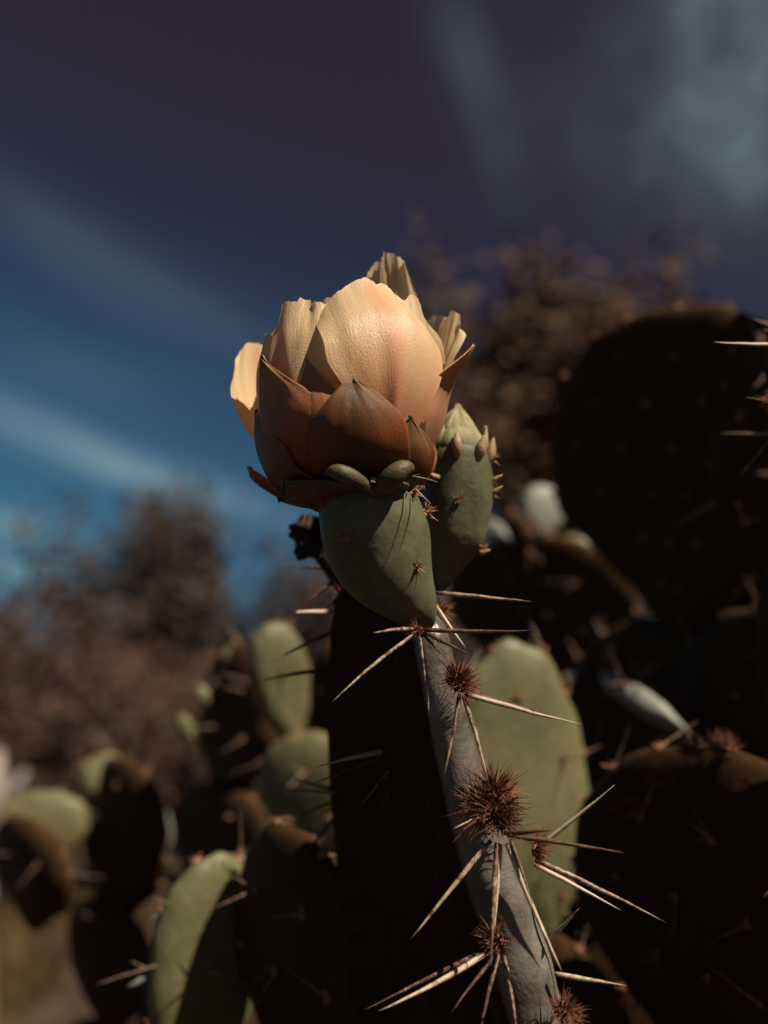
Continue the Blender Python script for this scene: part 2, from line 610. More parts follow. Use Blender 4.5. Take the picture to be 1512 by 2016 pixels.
for nm, px, dist, h, lab, cat, lm, sd_, tr, nl, lf, cl, spr, dep, wd_ in [
    ('mesquite_tree', 280, 11.5, 3.5, 'grey-brown leafy mesquite tree rising above the brush under the pale cloud streak', 'tree', 0, 11, 3, 8500, .06, .15, .66, 3, 1.05),
    ('mesquite_tree', 555, 13.0, 3.5, 'small grey-brown tree rising just behind the dark withered flower', 'tree', 0, 23, 2, 5000, .05, .2, .6, 3, 0.75),
    ('thorn_tree', 985, 10.5, 5.5, 'sparse rusty-brown tree with a thin tall crown behind the green bud', 'tree', 1, 37, 3, 9000, .06, .15, .42, 3, 1.05),
    ('thorn_tree', 1240, 10.0, 5.4, 'sparse rusty-brown tree topping out above the big dark round pad', 'tree', 1, 41, 3, 8000, .06, .15, .42, 3, 1.0),
    ('brush_shrub', 40, 9.0, 1.95, 'low dull brown shrub beside the pale bare trunk', 'shrub', 2, 53, 6, 9000, .045, .2, .65, 2, None),
    ('brush_shrub', 230, 8.0, 1.5, 'mauve-brown thorny shrub in front of the leafy mesquite tree', 'shrub', 2, 59, 7, 9000, .04, .18, .65, 2, None),
    ('brush_shrub', 450, 9.0, 1.6, 'brown thorny shrub behind the tapering olive pad', 'shrub', 2, 61, 7, 9000, .04, .18, .65, 2, None),
    ('brush_shrub', 1230, 9.2, 2.5, 'dark brown shrub glimpsed through the gaps under the dark round pad', 'shrub', 2, 83, 6, 7000, .04, .18, .65, 2, None),
    ('brush_shrub', 900, 8.5, 2.3, 'dark brown shrub behind the thorny pad edge and its bud', 'shrub', 2, 67, 6, 7000, .04, .18, .65, 2, None),
    ('mesquite_tree', -120, 10.5, 2.2, 'low brown tree at the edge of the brush beyond the pale trunk', 'tree', 0, 71, 4, 6000, .05, .2, .62, 3, 0.9)]:
    x, y = at_ground(px, dist)
    tree(nm, (x, y), h, lab, cat, M_LEAF[lm], sd_, tr, nl, lf, cl, spr, dep, wd_)


def pale_trunk():
    x, y = at_ground(-10, 3.4)
    b = Vector((x, y, ground_z(x, y) - 0.03))
    t = thing('bare_tree', b, 'pale grey bare trunk with a few broken limbs among the brush', 'tree')
    V, F, UV = [], [], []
    pts = [b + Vector(q) for q in ((0, 0, 0), (0.03, 0, 0.3), (0.0, 0.01, 0.6), (0.05, 0, 0.85), (0.03, 0, 1.06))]
    add_tube(V, F, UV, pts, [0.06, 0.05, 0.045, 0.038, 0.02], 9)
    mk('trunk', V, F, M_BARK_PALE, t, uvs=UV)
    for a in ((0.05, 0.85, 0.09, 1.0, 0.14), (0.0, 0.6, -0.15, 0.85, -0.2), (0.01, 0.7, 0.10, 0.80, 0.13)):
        V, F, UV = [], [], []
        pts = [b + Vector((a[0], 0, a[1])), b + Vector((a[2], -0.03, (a[1] + a[3]) / 2)), b + Vector((a[4], -0.05, a[3]))]
        add_tube(V, F, UV, pts, [0.024, 0.018, 0.010], 7)
        mk('limb', V, F, M_BARK_PALE, t, uvs=UV)


pale_trunk()


def dry_grass():
    rnd = random.Random(5)
    V, F = [], []
    for k in range(15000):
        d = rnd.uniform(2.6, 8.0)
        x = rnd.uniform(-0.42, 0.42) * d
        if noise.noise(Vector((x * 2.2, d * 1.3, 0.3))) < -0.02:
            continue
        b = Vector((x, d, ground_z(x, d) - 0.005))
        h = rnd.uniform(0.05, 0.22)
        a = rnd.uniform(0, 6.28)
        sx = Vector((math.cos(a), math.sin(a), 0)) * rnd.uniform(0.003, 0.012)
        l = Vector((rnd.gauss(0, 0.5), rnd.gauss(0, 0.5), 1)) * h
        i = len(V)
        V += [b - sx, b + sx, b + l]
        F.append((i, i + 1, i + 2))
    o = mk('dry_grass', V, F, plain('straw', (0.060, 0.034, 0.010), (0.15, 0.090, 0.032), 9), None, False)
    o['kind'] = 'stuff'
    o['label'] = 'dry straw-coloured grass scattered over the brown ground'
    o['category'] = 'grass'


dry_grass()


# ------------------------------------------------------------------ spines and areoles (shared meshes)
def tuft_mesh(name, n, length, m, seed, spread=1.0, core=0.0011, rad=0.00016):
    """a woolly cushion set with short bristles, pointing along +Z"""
    rnd = random.Random(seed)
    V, F, UV = [], [], []
    nr, ns = 5, 10
    b0 = 0
    V.append(Vector((0, 0, core * 0.8)))
    for i in range(1, nr + 1):
        th = (math.pi * 0.62) * i / nr
        for k in range(ns):
            a = 2 * math.pi * k / ns
            r = core * (1 + rnd.uniform(-0.25, 0.25))
            V.append(Vector((math.sin(th) * math.cos(a) * r, math.sin(th) * math.sin(a) * r, math.cos(th) * r * 0.8)))
    for k in range(ns):
        F.append((0, 1 + k, 1 + (k + 1) % ns))
    for i in range(nr - 1):
        for k in range(ns):
            k2 = (k + 1) % ns
            F.append((1 + i * ns + k, 1 + (i + 1) * ns + k, 1 + (i + 1) * ns + k2, 1 + i * ns + k2))
    for k in range(n):
        th = rnd.uniform(0, 1) ** 0.7 * R(78) * spread
        a = rnd.uniform(0, 2 * math.pi)
        d = Vector((math.sin(th) * math.cos(a), math.sin(th) * math.sin(a), math.cos(th)))
        x, y = perp(d)
        L = length * rnd.uniform(0.45, 1.0)
        b = Vector((d.x, d.y, 0)) * core * 0.6 * rnd.random()
        r = rad * rnd.uniform(0.7, 1.2)
        i = len(V)
        bend = Vector((rnd.gauss(0, 0.1), rnd.gauss(0, 0.1), rnd.gauss(0, 0.1))) * L
        for j in range(3):
            an = 2 * math.pi * j / 3
            V.append(b + (x * math.cos(an) + y * math.sin(an)) * r)
        for j in range(3):
            an = 2 * math.pi * j / 3
            V.append(b + d * L * 0.55 + (x * math.cos(an) + y * math.sin(an)) * r * 0.8)
        V.append(b + d * L + bend)
        for j in range(3):
            j2 = (j + 1) % 3
            F.append((i + j, i + j2, i + 3 + j2, i + 3 + j))
            F.append((i + 3 + j, i + 3 + j2, i + 6))
    me = bpy.data.meshes.new(name)
    me.from_pydata([tuple(q) for q in V], [], F)
    me.materials.append(m)
    return me


T_SMALL = [tuft_mesh('areole_small', 34, 0.0032, M_GLOCHID_TAN, s, 0.9, 0.0010) for s in (1, 2)]
T_DENSE = [tuft_mesh('areole_dense', 190, 0.0085, M_GLOCHID, s, 1.15, 0.0028, 0.00019) for s in (3, 4)]
T_MID = [tuft_mesh('areole_mid', 90, 0.0055, M_GLOCHID, s, 1.0, 0.0018) for s in (5, 6)]
T_BG = [tuft_mesh('areole_far', 14, 0.0045, M_GLOCHID_TAN, s, 0.9, 0.0016, 0.0003) for s in (8, 9)]


def unit_spine():
    V, F, UV = [], [], []
    pts = [Vector((0.02 * math.sin(t * 3), 0, t)) for t in (0, 0.15, 0.35, 0.6, 0.85, 1.0)]
    add_tube(V, F, UV, pts, [0.018, 0.017, 0.014, 0.010, 0.005, 0.0008], 5)
    me = bpy.data.meshes.new('spine_shared')
    me.from_pydata([tuple(q) for q in V], [], F)
    ul = me.uv_layers.new(name='UVMap')
    for lp in me.loops:
        ul.data[lp.index].uv = UV[lp.vertex_index]
    me.materials.append(M_SPINE)
    return me


SPINE_ME = unit_spine()


def zq(n):
    return Vector(n).normalized().to_track_quat('Z', 'Y')


# ------------------------------------------------------------------ background pads
class Pad:
    pass


def bgpad(root, c, right, up, hw, hh, th, m, seed, areoles=True, spacing=0.030, spines=1, bumps=0.012, warp=0.006, taper=0.16):
    """one fleshy pad: obovate outline, swollen faces, bumpy rim, areoles with spines"""
    rnd = random.Random(seed)
    nrm = up.cross(right).normalized() * -1          # right x up = toward camera
    nrm = right.cross(up).normalized()
    rings = [0.0, 0.25, 0.48, 0.66, 0.80, 0.89, 0.95, 0.985, 1.0]
    n = 60
    nb = rnd.randint(11, 15)
    ph = rnd.uniform(0, 6)

    def outline(a):
        s = math.sin(a)
        x = math.cos(a) * (1 + taper * s)
        if s < -0.3:
            x *= 1 - 0.62 * ((-s - 0.3) / 0.7) ** 1.3
        k = 1 + bumps * math.cos(nb * a + ph) + 0.035 * noise.noise(Vector((math.cos(a) * 1.3 + seed, math.sin(a) * 1.3, 0.7)))
        return x * hw * k, s * hh * k

    def surf(a, r, side):
        x, y = outline(a)
        x, y = x * r, y * r
        z = side * 0.5 * th * max(0.0, 1 - r ** 4.0) ** 0.5
        z += warp * noise.noise(Vector((x * 14 + seed, y * 14, 2.0))) + warp * 1.2 * noise.noise(Vector((x * 6, y * 6 + seed, 5.0)))
        return c + right * x + up * y + nrm * z

    V, F = [], []
    idx = {}
    for side in (1, -1):
        for i, r in enumerate(rings):
            for k in range(n if i else 1):
                if i == len(rings) - 1 and side == -1:
                    idx[(side, i, k)] = idx[(1, i, k)]
                    continue
                idx[(side, i, k)] = len(V)
                V.append(surf(2 * math.pi * k / n, r, side))
    for side in (1, -1):
        for k in range(n):
            k2 = (k + 1) % n
            f = (idx[(side, 0, 0)], idx[(side, 1, k)], idx[(side, 1, k2)])
            F.append(f if side == 1 else f[::-1])
            for i in range(1, len(rings) - 1):
                f = (idx[(side, i, k)], idx[(side, i + 1, k)], idx[(side, i + 1, k2)], idx[(side, i, k2)])
                F.append(f if side == 1 else f[::-1])
    o = mk('pad', V, F, m, root)
    p = Pad()
    p.o, p.c, p.right, p.up, p.nrm, p.hw, p.hh, p.surf = o, c, right, up, nrm, hw, hh, surf
    p.base = c - up * hh
    p.top = c + up * hh
    if areoles:
        spots = []
        rows = int(2 * hh / (spacing * 0.87)) + 1
        for j in range(rows + 1):
            yy = -hh + j * spacing * 0.87
            off = (j % 2) * spacing * 0.5
            k = -10
            while k < 11:
                xx = k * spacing + off
                k += 1
                q = math.hypot(xx / (hw * 0.92), yy / hh)
                if q > 0.88:
                    continue
                a = math.atan2(yy / hh, xx / hw)
                r = min(0.97, math.hypot(xx / hw, yy / hh))
                for side in (1, -1):
                    spots.append((surf(a, r, side), nrm * side + up * 0.25))
        per = 2 * math.pi * math.sqrt((hw * hw + hh * hh) / 2)
        nrim = max(6, int(per / (spacing * 0.85)))
        for k in range(nrim):
            a = 2 * math.pi * (k + 0.5 * rnd.random()) / nrim
            if math.sin(a) < -0.75:
                continue
            pos = surf(a, 1.0, 1)
            spots.append((pos, (pos - c).normalized()))
        for pos, d in spots:
            d = (d + Vector((rnd.gauss(0, 0.12), rnd.gauss(0, 0.12), rnd.gauss(0, 0.12)))).normalized()
            place('areole', rnd.choice(T_BG), pos - d * 0.0003, zq(d), rnd.uniform(0.8, 1.4), o)
            for s in range(rnd.choice((0, 1, 1, 2)) * spines):
                dd = (d + Vector((rnd.gauss(0, 0.5), rnd.gauss(0, 0.5), rnd.gauss(0, 0.5) - 0.2))).normalized()
                L = rnd.uniform(0.010, 0.026)
                place('spine', SPINE_ME, pos - dd * 0.0006, zq(dd), (0.026, 0.026, L), o)
    return p


def axes(roll=0, yaw=0, pitch=0):
    """pad axes: roll leans the top to the right, yaw turns the face to the right, pitch tilts it up"""
    r, u, n = RT.copy(), UP.copy(), -FW
    q = Matrix.Rotation(R(roll), 3, FW)
    r, u = q @ r, q @ u
    q = Matrix.Rotation(R(yaw), 3, u)
    r, n = q @ r, q @ n
    q = Matrix.Rotation(R(-pitch), 3, r)
    u, n = q @ u, q @ n
    return r, u


def pxpad(root, px, py, d, hw, hh, m, seed, roll=0, yaw=0, pitch=0, th=0.015, **k):
    r, u = axes(roll, yaw, pitch)
    s = d / FPX
    return bgpad(root, P(px, py, d), r, u, hw * s / max(0.3, math.cos(R(yaw))), hh * s / math.cos(R(pitch)), th, m, seed, **k)


def stalk(root, start, seed, hh=0.13, hw=0.075, yaw=None):
    """older pads below, one on another, down into the ground"""
    rnd = random.Random(seed)
    top = Vector(start) + Vector((0, 0, 0.012))
    i = 0
    while top.z > 0.0:
        ln = min(2 * hh, top.z + 0.03)
        if top.z - ln < 0.09:
            ln = top.z + 0.03
        tilt = Vector((rnd.uniform(-0.1, 0.1), rnd.uniform(-0.05, 0.12), 1.0)).normalized()
        a = R(yaw if yaw is not None else rnd.uniform(-60, 60))
        rt = Vector((math.cos(a), math.sin(a), 0))
        rt = (rt - tilt * rt.dot(tilt)).normalized()
        bgpad(root, top - tilt * ln / 2, rt, tilt, hw * rnd.uniform(0.9, 1.1), ln / 2, 0.022, M_PAD_DK, seed * 10 + i, areoles=(i == 0), spacing=0.036)
        top = top - tilt * (ln - 0.014)
        i += 1


def cactus(base_px, d, label, group='prickly pear cacti around the flowering one'):
    q = P(base_px, 1900, d)
    return thing('prickly_pear_cactus', Vector((q.x, q.y, 0)), label, 'cactus', group)


# dark cactus at upper right, with its big round pad and the pads above it
c = cactus(1400, 0.66, 'dark prickly pear cactus with a big round shaded pad beside the bud')
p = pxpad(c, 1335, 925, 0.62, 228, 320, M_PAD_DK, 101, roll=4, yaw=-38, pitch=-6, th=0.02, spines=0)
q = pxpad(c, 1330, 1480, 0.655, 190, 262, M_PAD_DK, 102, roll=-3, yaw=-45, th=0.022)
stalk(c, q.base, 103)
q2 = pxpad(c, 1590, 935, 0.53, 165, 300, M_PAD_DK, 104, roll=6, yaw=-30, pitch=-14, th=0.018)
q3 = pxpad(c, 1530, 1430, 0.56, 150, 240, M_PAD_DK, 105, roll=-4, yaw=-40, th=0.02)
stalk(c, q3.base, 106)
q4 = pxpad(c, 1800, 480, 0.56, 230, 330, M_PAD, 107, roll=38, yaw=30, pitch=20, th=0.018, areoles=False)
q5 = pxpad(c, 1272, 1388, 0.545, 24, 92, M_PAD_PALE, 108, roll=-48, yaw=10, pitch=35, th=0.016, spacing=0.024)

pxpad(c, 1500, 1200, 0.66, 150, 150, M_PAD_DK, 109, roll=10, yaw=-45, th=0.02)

# shaded pads at lower right
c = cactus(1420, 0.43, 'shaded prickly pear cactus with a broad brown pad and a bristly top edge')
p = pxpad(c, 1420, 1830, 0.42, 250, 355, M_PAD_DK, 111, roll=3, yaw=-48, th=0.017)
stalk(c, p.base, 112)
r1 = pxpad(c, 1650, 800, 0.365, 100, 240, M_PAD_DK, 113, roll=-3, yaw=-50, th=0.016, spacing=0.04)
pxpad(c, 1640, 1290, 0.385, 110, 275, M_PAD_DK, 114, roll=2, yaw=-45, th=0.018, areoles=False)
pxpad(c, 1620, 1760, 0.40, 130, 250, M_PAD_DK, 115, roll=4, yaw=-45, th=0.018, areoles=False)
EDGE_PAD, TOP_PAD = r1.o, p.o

# sunlit pad right behind the thorny edge
c = cactus(1040, 0.50, 'sunlit olive prickly pear pad right behind the thorny pad edge')
p = pxpad(c, 1034, 1575, 0.50, 134, 312, M_PAD, 121, roll=-5, yaw=16, pitch=2, th=0.016, spacing=0.034, bumps=0.02)
stalk(c, p.base, 122, yaw=-62)
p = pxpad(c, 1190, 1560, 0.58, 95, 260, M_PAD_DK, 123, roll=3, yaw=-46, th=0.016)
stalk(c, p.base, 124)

# small pads further back between bud and dark cactus
c = cactus(1080, 0.82, 'small pale-edged prickly pear cactus between the bud and the dark round pad')
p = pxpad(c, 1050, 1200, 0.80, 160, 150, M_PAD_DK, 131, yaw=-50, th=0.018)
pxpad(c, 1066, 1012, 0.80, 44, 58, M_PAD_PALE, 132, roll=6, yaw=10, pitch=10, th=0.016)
pxpad(c, 1012, 1060, 0.79, 34, 52, M_PAD_DK, 133, roll=-14, yaw=-40, th=0.014)
pxpad(c, 1150, 1085, 0.78, 24, 46, M_PAD, 134, roll=-60, yaw=15, pitch=15, th=0.014)
pxpad(c, 1208, 1140, 0.78, 28, 74, M_PAD, 135, roll=-33, yaw=10, pitch=15, th=0.014)
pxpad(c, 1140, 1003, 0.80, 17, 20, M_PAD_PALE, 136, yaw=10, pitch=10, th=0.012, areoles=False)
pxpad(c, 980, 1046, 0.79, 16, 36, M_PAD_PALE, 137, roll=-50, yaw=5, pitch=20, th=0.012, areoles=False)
stalk(c, p.base, 138)

# olive pads left of the thorny pad
c = cactus(560, 0.62, 'prickly pear cactus with a tapering olive pad above a bristly one')
p = pxpad(c, 558, 1362, 0.62, 52, 140, M_PAD, 141, roll=-12, yaw=18, th=0.015, taper=0.42)
p2 = pxpad(c, 615, 1570, 0.60, 105, 130, M_PAD, 142, roll=-8, yaw=-18, th=0.016)
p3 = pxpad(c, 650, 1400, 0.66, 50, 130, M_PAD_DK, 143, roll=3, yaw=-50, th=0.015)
stalk(c, p2.base, 144)

c = cactus(450, 0.72, 'dark prickly pear cactus with knobbly sunlit rim in front of the brush')
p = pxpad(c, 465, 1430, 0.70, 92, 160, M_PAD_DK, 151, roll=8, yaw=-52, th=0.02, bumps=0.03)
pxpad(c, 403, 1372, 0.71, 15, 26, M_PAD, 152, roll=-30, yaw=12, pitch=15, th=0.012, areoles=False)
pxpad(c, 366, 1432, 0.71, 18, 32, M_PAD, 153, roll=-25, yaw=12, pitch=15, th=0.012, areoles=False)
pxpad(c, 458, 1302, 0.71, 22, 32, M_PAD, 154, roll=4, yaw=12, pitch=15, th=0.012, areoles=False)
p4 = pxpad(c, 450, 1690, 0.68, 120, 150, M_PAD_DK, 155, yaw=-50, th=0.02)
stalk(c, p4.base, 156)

# far left pads
c = cactus(150, 0.80, 'prickly pear cactus of dark pads with pale sunlit tops beside the pale trunk')
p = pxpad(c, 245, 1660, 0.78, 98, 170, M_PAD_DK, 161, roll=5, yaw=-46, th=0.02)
pxpad(c, 208, 1535, 0.80, 48, 50, M_PAD, 162, roll=-6, yaw=15, pitch=18, th=0.016)
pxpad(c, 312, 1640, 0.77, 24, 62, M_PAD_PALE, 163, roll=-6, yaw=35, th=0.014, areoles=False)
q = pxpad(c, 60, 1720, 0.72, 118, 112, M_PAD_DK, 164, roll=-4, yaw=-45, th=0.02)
pxpad(c, 75, 1640, 0.78, 95, 80, M_PAD, 165, roll=-8, yaw=12, pitch=10, th=0.018)
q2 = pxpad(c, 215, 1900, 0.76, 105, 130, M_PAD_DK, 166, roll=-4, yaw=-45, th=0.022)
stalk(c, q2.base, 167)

# sunlit pad at the bottom left and the shaded one before it
c = cactus(470, 0.46, 'prickly pear cactus with a sunlit olive pad crossed by spine shadows')
p = pxpad(c, 405, 1930, 0.45, 104, 250, M_PAD, 171, roll=6, yaw=22, th=0.015, spacing=0.034)
SUNLIT = p.o
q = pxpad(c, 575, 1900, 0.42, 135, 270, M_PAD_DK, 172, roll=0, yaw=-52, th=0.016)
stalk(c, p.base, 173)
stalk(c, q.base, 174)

# ------------------------------------------------------------------ the flowering cactus
root = thing('flowering_cactus', Vector((0.03, 0.34, 0)),
             'flowering prickly pear cactus with peach bloom, green bud and long mottled spines', 'cactus')

# rows of the edge-on pad: near rim (px, py, depth), far rim, thickness
ROWS = [((846, 1152, .345), (760, 1160, .362), .004), ((858, 1180, .336), (700, 1166, .372), .0085), ((857, 1235, .320), (674, 1195, .380), .0098),
        ((893, 1380, .314), (667, 1360, .395), .0105), ((930, 1520, .312), (671, 1520, .403), .0120), ((982, 1690, .309), (690, 1690, .405), .0138),
        ((1038, 1850, .306), (704, 1850, .402), .0152), ((1082, 1990, .303), (730, 2000, .395), .0160), ((1118, 2150, .302), (800, 2200, .38), .0165),
        ((1110, 2350, .31), (900, 2400, .36), .015), ((1060, 2520, .325), (980, 2520, .34), .011)]
FR = [P(*r[0]) for r in ROWS]
BK = [P(*r[1]) for r in ROWS]
TH = [r[2] for r in ROWS]


def rim(t):
    return catmull(FR, t), catmull(BK, t), catmull(TH, t)


def main_surf(t, a):
    """t down the pad, a round its section (0 = near rim, pi/2 = shaded left face)"""
    f, b, th = rim(t)
    c = (f + b) / 2
    x = (f - b)
    hl = x.length / 2
    x = x.normalized()
    f2, b2, _ = rim(min(1, t + 0.02))
    f1, b1, _ = rim(max(0, t - 0.02))
    dwn = ((f2 + b2) - (f1 + b1)).normalized()
    nz = dwn.cross(x).normalized()
    if nz.x > 0:
        nz = -nz
    ca_, sa_ = math.cos(a), math.sin(a)
    e = 0.5
    px_ = math.copysign(abs(ca_) ** e, ca_) * hl
    # blunt rounded rim: circle-like ends on a flat slab
    k = hl - th / 2
    if abs(math.cos(a)) > 0.45:
        pass
    s = abs(ca_)
    px_ = math.copysign(min(1.0, s ** 0.62) * hl, ca_)
    qq = (hl - abs(px_)) / (th * 0.62)
    hz = th / 2 * (1 - max(0.0, 1 - qq) ** 2) ** 0.5 if qq < 1 else th / 2
    hz *= 1 + 0.22 * math.exp(-((qq - 2.5) / 4) ** 2)
    pz = math.copysign(hz, sa_) if abs(sa_) > 1e-6 else 0
    p = c + x * px_ + nz * pz
    w_ = noise.noise(p * 95) * 0.0009 + noise.noise(p * 30) * 0.0015
    return p + (x * ca_ + nz * sa_) * w_


def sec_angles(n):
    out = []
    for k in range(n):
        z = 2 * math.pi * k / n
        out.append(z)
    return out


def build_main_pad():
    # section sampled densely at the rims
    base_a = []
    q = [0, .012, .03, .06, .1, .16, .24, .36, .5, .64, .76, .84, .9, .94, .97, .988]
    # a from 0..pi mapped so that the rim points crowd together
    for z in q:
        base_a.append(z)
    A = []
    for z in base_a:
        hlv = 1 - 2 * z                       # x/hl from 1 to -1
        s = abs(hlv) ** (1 / 0.62)
        A.append(math.acos(max(-1, min(1, math.copysign(s, hlv)))))
    A = A + [math.pi] + [2 * math.pi - x for x in reversed(A[1:])]
    n = len(A)
    m = 90
    V, F, UV = [], [], []
    us = [2 * z if z <= 0.5 else 2 * (1 - z) for z in base_a]
    us = [z if z0 <= 0.5 else max(0.5, z) for z, z0 in zip(us, base_a)]
    us = us + [0.5] + list(reversed(us[1:]))
    for i in range(m + 1):
        for a, u_ in zip(A, us):
            V.append(main_surf(i / m, a))
            UV.append((u_, i / m * 3))
    for i in range(m):
        for k in range(n):
            k2 = (k + 1) % n
            F.append((i * n + k, (i + 1) * n + k, (i + 1) * n + k2, i * n + k2))
    F.append(tuple(range(n)))
    F.append(tuple(m * n + k for k in range(n))[::-1])
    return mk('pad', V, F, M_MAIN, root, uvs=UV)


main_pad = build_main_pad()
stalk(root, (FR[-1] + BK[-1]) / 2 + Vector((0, 0, 0.01)), 181, hh=0.13, hw=0.07, yaw=60)


def spine(parent, b, t, r=0.00062, bend=0.0, m=None, seed=0):
    """one stiff tapered spine from b to t (both px, py, depth)"""
    rnd = random.Random(seed * 7 + int(b[0] * 3 + t[0] * 5 + t[1]))
    p0 = b if isinstance(b, Vector) else P(*b)
    p1 = t if isinstance(t, Vector) else P(*t)
    d = p1 - p0
    x, y = perp(d.normalized())
    sag = (x * rnd.uniform(-1, 1) + y * rnd.uniform(-1, 1)) * d.length * 0.018 + UP * bend * d.length
    V, F, UV = [], [], []
    pts, rad = [], []
    n = 12
    for i in range(n + 1):
        s = i / n
        wob = (x * noise.noise(Vector((s * 4, p0.x * 900, 1))) + y * noise.noise(Vector((s * 4, p0.x * 900, 7)))) * d.length * 0.006
        pts.append(p0 + d * s + sag * 4 * s * (1 - s) + wob * min(1, s * 4))
        rad.append(r * (0.72 + 0.42 * math.sin(min(1, s * 2.6 + 0.15) * math.pi / 2)) * (1 - s ** 1.6) + 0.00004)
    add_tube(V, F, UV, pts, rad, 7)
    return mk('spine', V, F, m or M_SPINE, parent, uvs=UV)


def areole_at(parent, px, py, d, mesh, nrm, scale=1.0):
    return place('areole', mesh, P(px, py, d), zq(nrm), scale, parent)


RIMN = (FR[4] - BK[4]).normalized()
RIMV = Vector((0.45, -0.75, 0.35))
# clusters on the lit edge
areole_at(main_pad, 826, 1243, .3135, T_MID[0], Vector((-0.1, -0.9, -0.1)), 0.8)
areole_at(main_pad, 866, 1200, .331, T_MID[1], Vector((0.9, -0.3, 0.35)), 1.0)
areole_at(main_pad, 900, 1342, .3085, T_DENSE[0], Vector((0.25, -0.80, 0.5)), 1.0)
areole_at(main_pad, 908, 1350, .3075, T_DENSE[1], Vector((0.45, -0.6, 0.55)), 0.85)
areole_at(main_pad, 966, 1588, .3055, T_DENSE[1], Vector((-0.25, -0.75, 0.5)), 1.5)
areole_at(main_pad, 985, 1612, .3035, T_DENSE[0], Vector((0.3, -0.8, 0.35)), 1.1)
areole_at(main_pad, 978, 1560, .3065, T_DENSE[0], Vector((0.45, -0.4, 0.9)), 1.15)
areole_at(main_pad, 978, 1852, .3015, T_DENSE[0], Vector((-0.55, -0.75, 0.1)), 0.85)
areole_at(main_pad, 1108, 1992, .2985, T_DENSE[1], Vector((0.35, -0.75, 0.45)), 0.9)
areole_at(main_pad, 1052, 1672, .312, T_DENSE[0], Vector((0.95, -0.1, 0.1)), 0.8)
areole_at(main_pad, 790, 1482, .358, T_MID[0], Vector((-0.9, -0.4, 0.1)), 1.0)
areole_at(main_pad, 690, 1562, .396, T_MID[1], Vector((-0.9, -0.3, 0.1)), 1.2)
areole_at(main_pad, 684, 1300, .386, T_MID[0], Vector((-0.9, -0.3, 0.1)), 1.2)
areole_at(main_pad, 678, 1180, .372, T_MID[1], Vector((-0.8, -0.3, 0.4)), 1.2)
areole_at(main_pad, 770, 1770, .385, T_MID[1], Vector((-0.9, -0.3, 0.1)), 1.0)

SP = [  # base, tip, radius, kind
    ((818, 1246, .313), (652, 1384, .297), .00060, 0), ((826, 1248, .312), (845, 1408, .300), .00062, 0), ((815, 1238, .3125), (734, 1246, .296), .00055, 0),
    ((836, 1240, .311), (1042, 1241, .300), .00066, 2), ((838, 1246, .311), (926, 1288, .294), .00060, 2), ((858, 1192, .328), (917, 1276, .322), .00052, 1),
    ((858, 1167, .337), (1048, 1185, .330), .00066, 0), ((832, 1248, .312), (882, 1300, .303), .00042, 2),
    ((905, 1368, .3065), (874, 1527, .292), .00066, 2), ((912, 1370, .3065), (962, 1545, .298), .00066, 0), ((915, 1366, .306), (1144, 1426, .296), .00072, 1),
    ((918, 1364, .306), (1080, 1406, .302), .00070, 2), ((903, 1370, .307), (893, 1450, .298), .0005, 2),
    ((966, 1655, .302), (805, 1852, .290), .00072, 0), ((978, 1660, .301), (966, 1905, .284), .00078, 0), ((986, 1662, .301), (974, 1838, .292), .0006, 1),
    ((998, 1660, .301), (1108, 1916, .288), .00080, 1), ((1005, 1652, .301), (1052, 1790, .292), .00052, 2), ((990, 1640, .301), (1090, 1634, .290), .00072, 2),
    ((1002, 1644, .303), (1230, 1679, .296), .00074, 2), ((960, 1600, .303), (892, 1632, .298), .00035, 1),
    ((1056, 1670, .313), (1210, 1545, .308), .00066, 1), ((1054, 1692, .312), (1310, 1816, .304), .00078, 0), ((1052, 1702, .310), (1222, 1792, .300), .00066, 1),
    ((1078, 1856, .308), (1140, 1788, .302), .00072, 1), ((1092, 1917, .304), (1232, 1940, .298), .00072, 1),
    ((962, 1874, .300), (744, 1991, .286), .00082, 1), ((966, 1868, .302), (712, 1990, .296), .00068, 0), ((976, 1880, .2995), (888, 1994, .290), .00056, 2),
    ((982, 1882, .2995), (944, 2040, .288), .00060, 2), ((992, 1882, .2995), (1018, 2040, .289), .00060, 0), ((984, 1870, .2995), (966, 1940, .291), .0005, 2),
    # shaded left face
    ((786, 1474, .357), (616, 1511, .330), .00082, 1), ((792, 1484, .356), (704, 1590, .330), .00062, 0), ((782, 1480, .358), (600, 1548, .346), .00052, 2),
    ((776, 1548, .352), (742, 1598, .345), .0005, 2), ((690, 1562, .395), (538, 1553, .372), .00062, 0), ((690, 1562, .395), (560, 1528, .386), .0006, 2),
    ((690, 1566, .395), (580, 1612, .380), .0006, 2), ((690, 1566, .395), (624, 1612, .376), .0006, 2),
    ((676, 1205, .376), (548, 1207, .366), .00078, 1), ((674, 1130, .374), (566, 1222, .372), .0007, 2), ((688, 1154, .368), (640, 1200, .352), .0006, 2),
    ((682, 1232, .381), (532, 1303, .372), .0008, 2), ((682, 1314, .386), (504, 1342, .374), .0009, 2), ((676, 1120, .378), (566, 1116, .386), .0007, 2),
    ((774, 1772, .384), (664, 1854, .372), .0007, 2), ((768, 1776, .384), (580, 1760, .36), .0007, 2), ((690, 1570, .395), (560, 1740, .375), .0006, 2),
]
for k, (b, t, r, kind) in enumerate(SP):
    spine(main_pad, b, t, r, 0.0, (M_SPINE, M_SPINE_PALE, M_SPINE_DK)[kind], k)


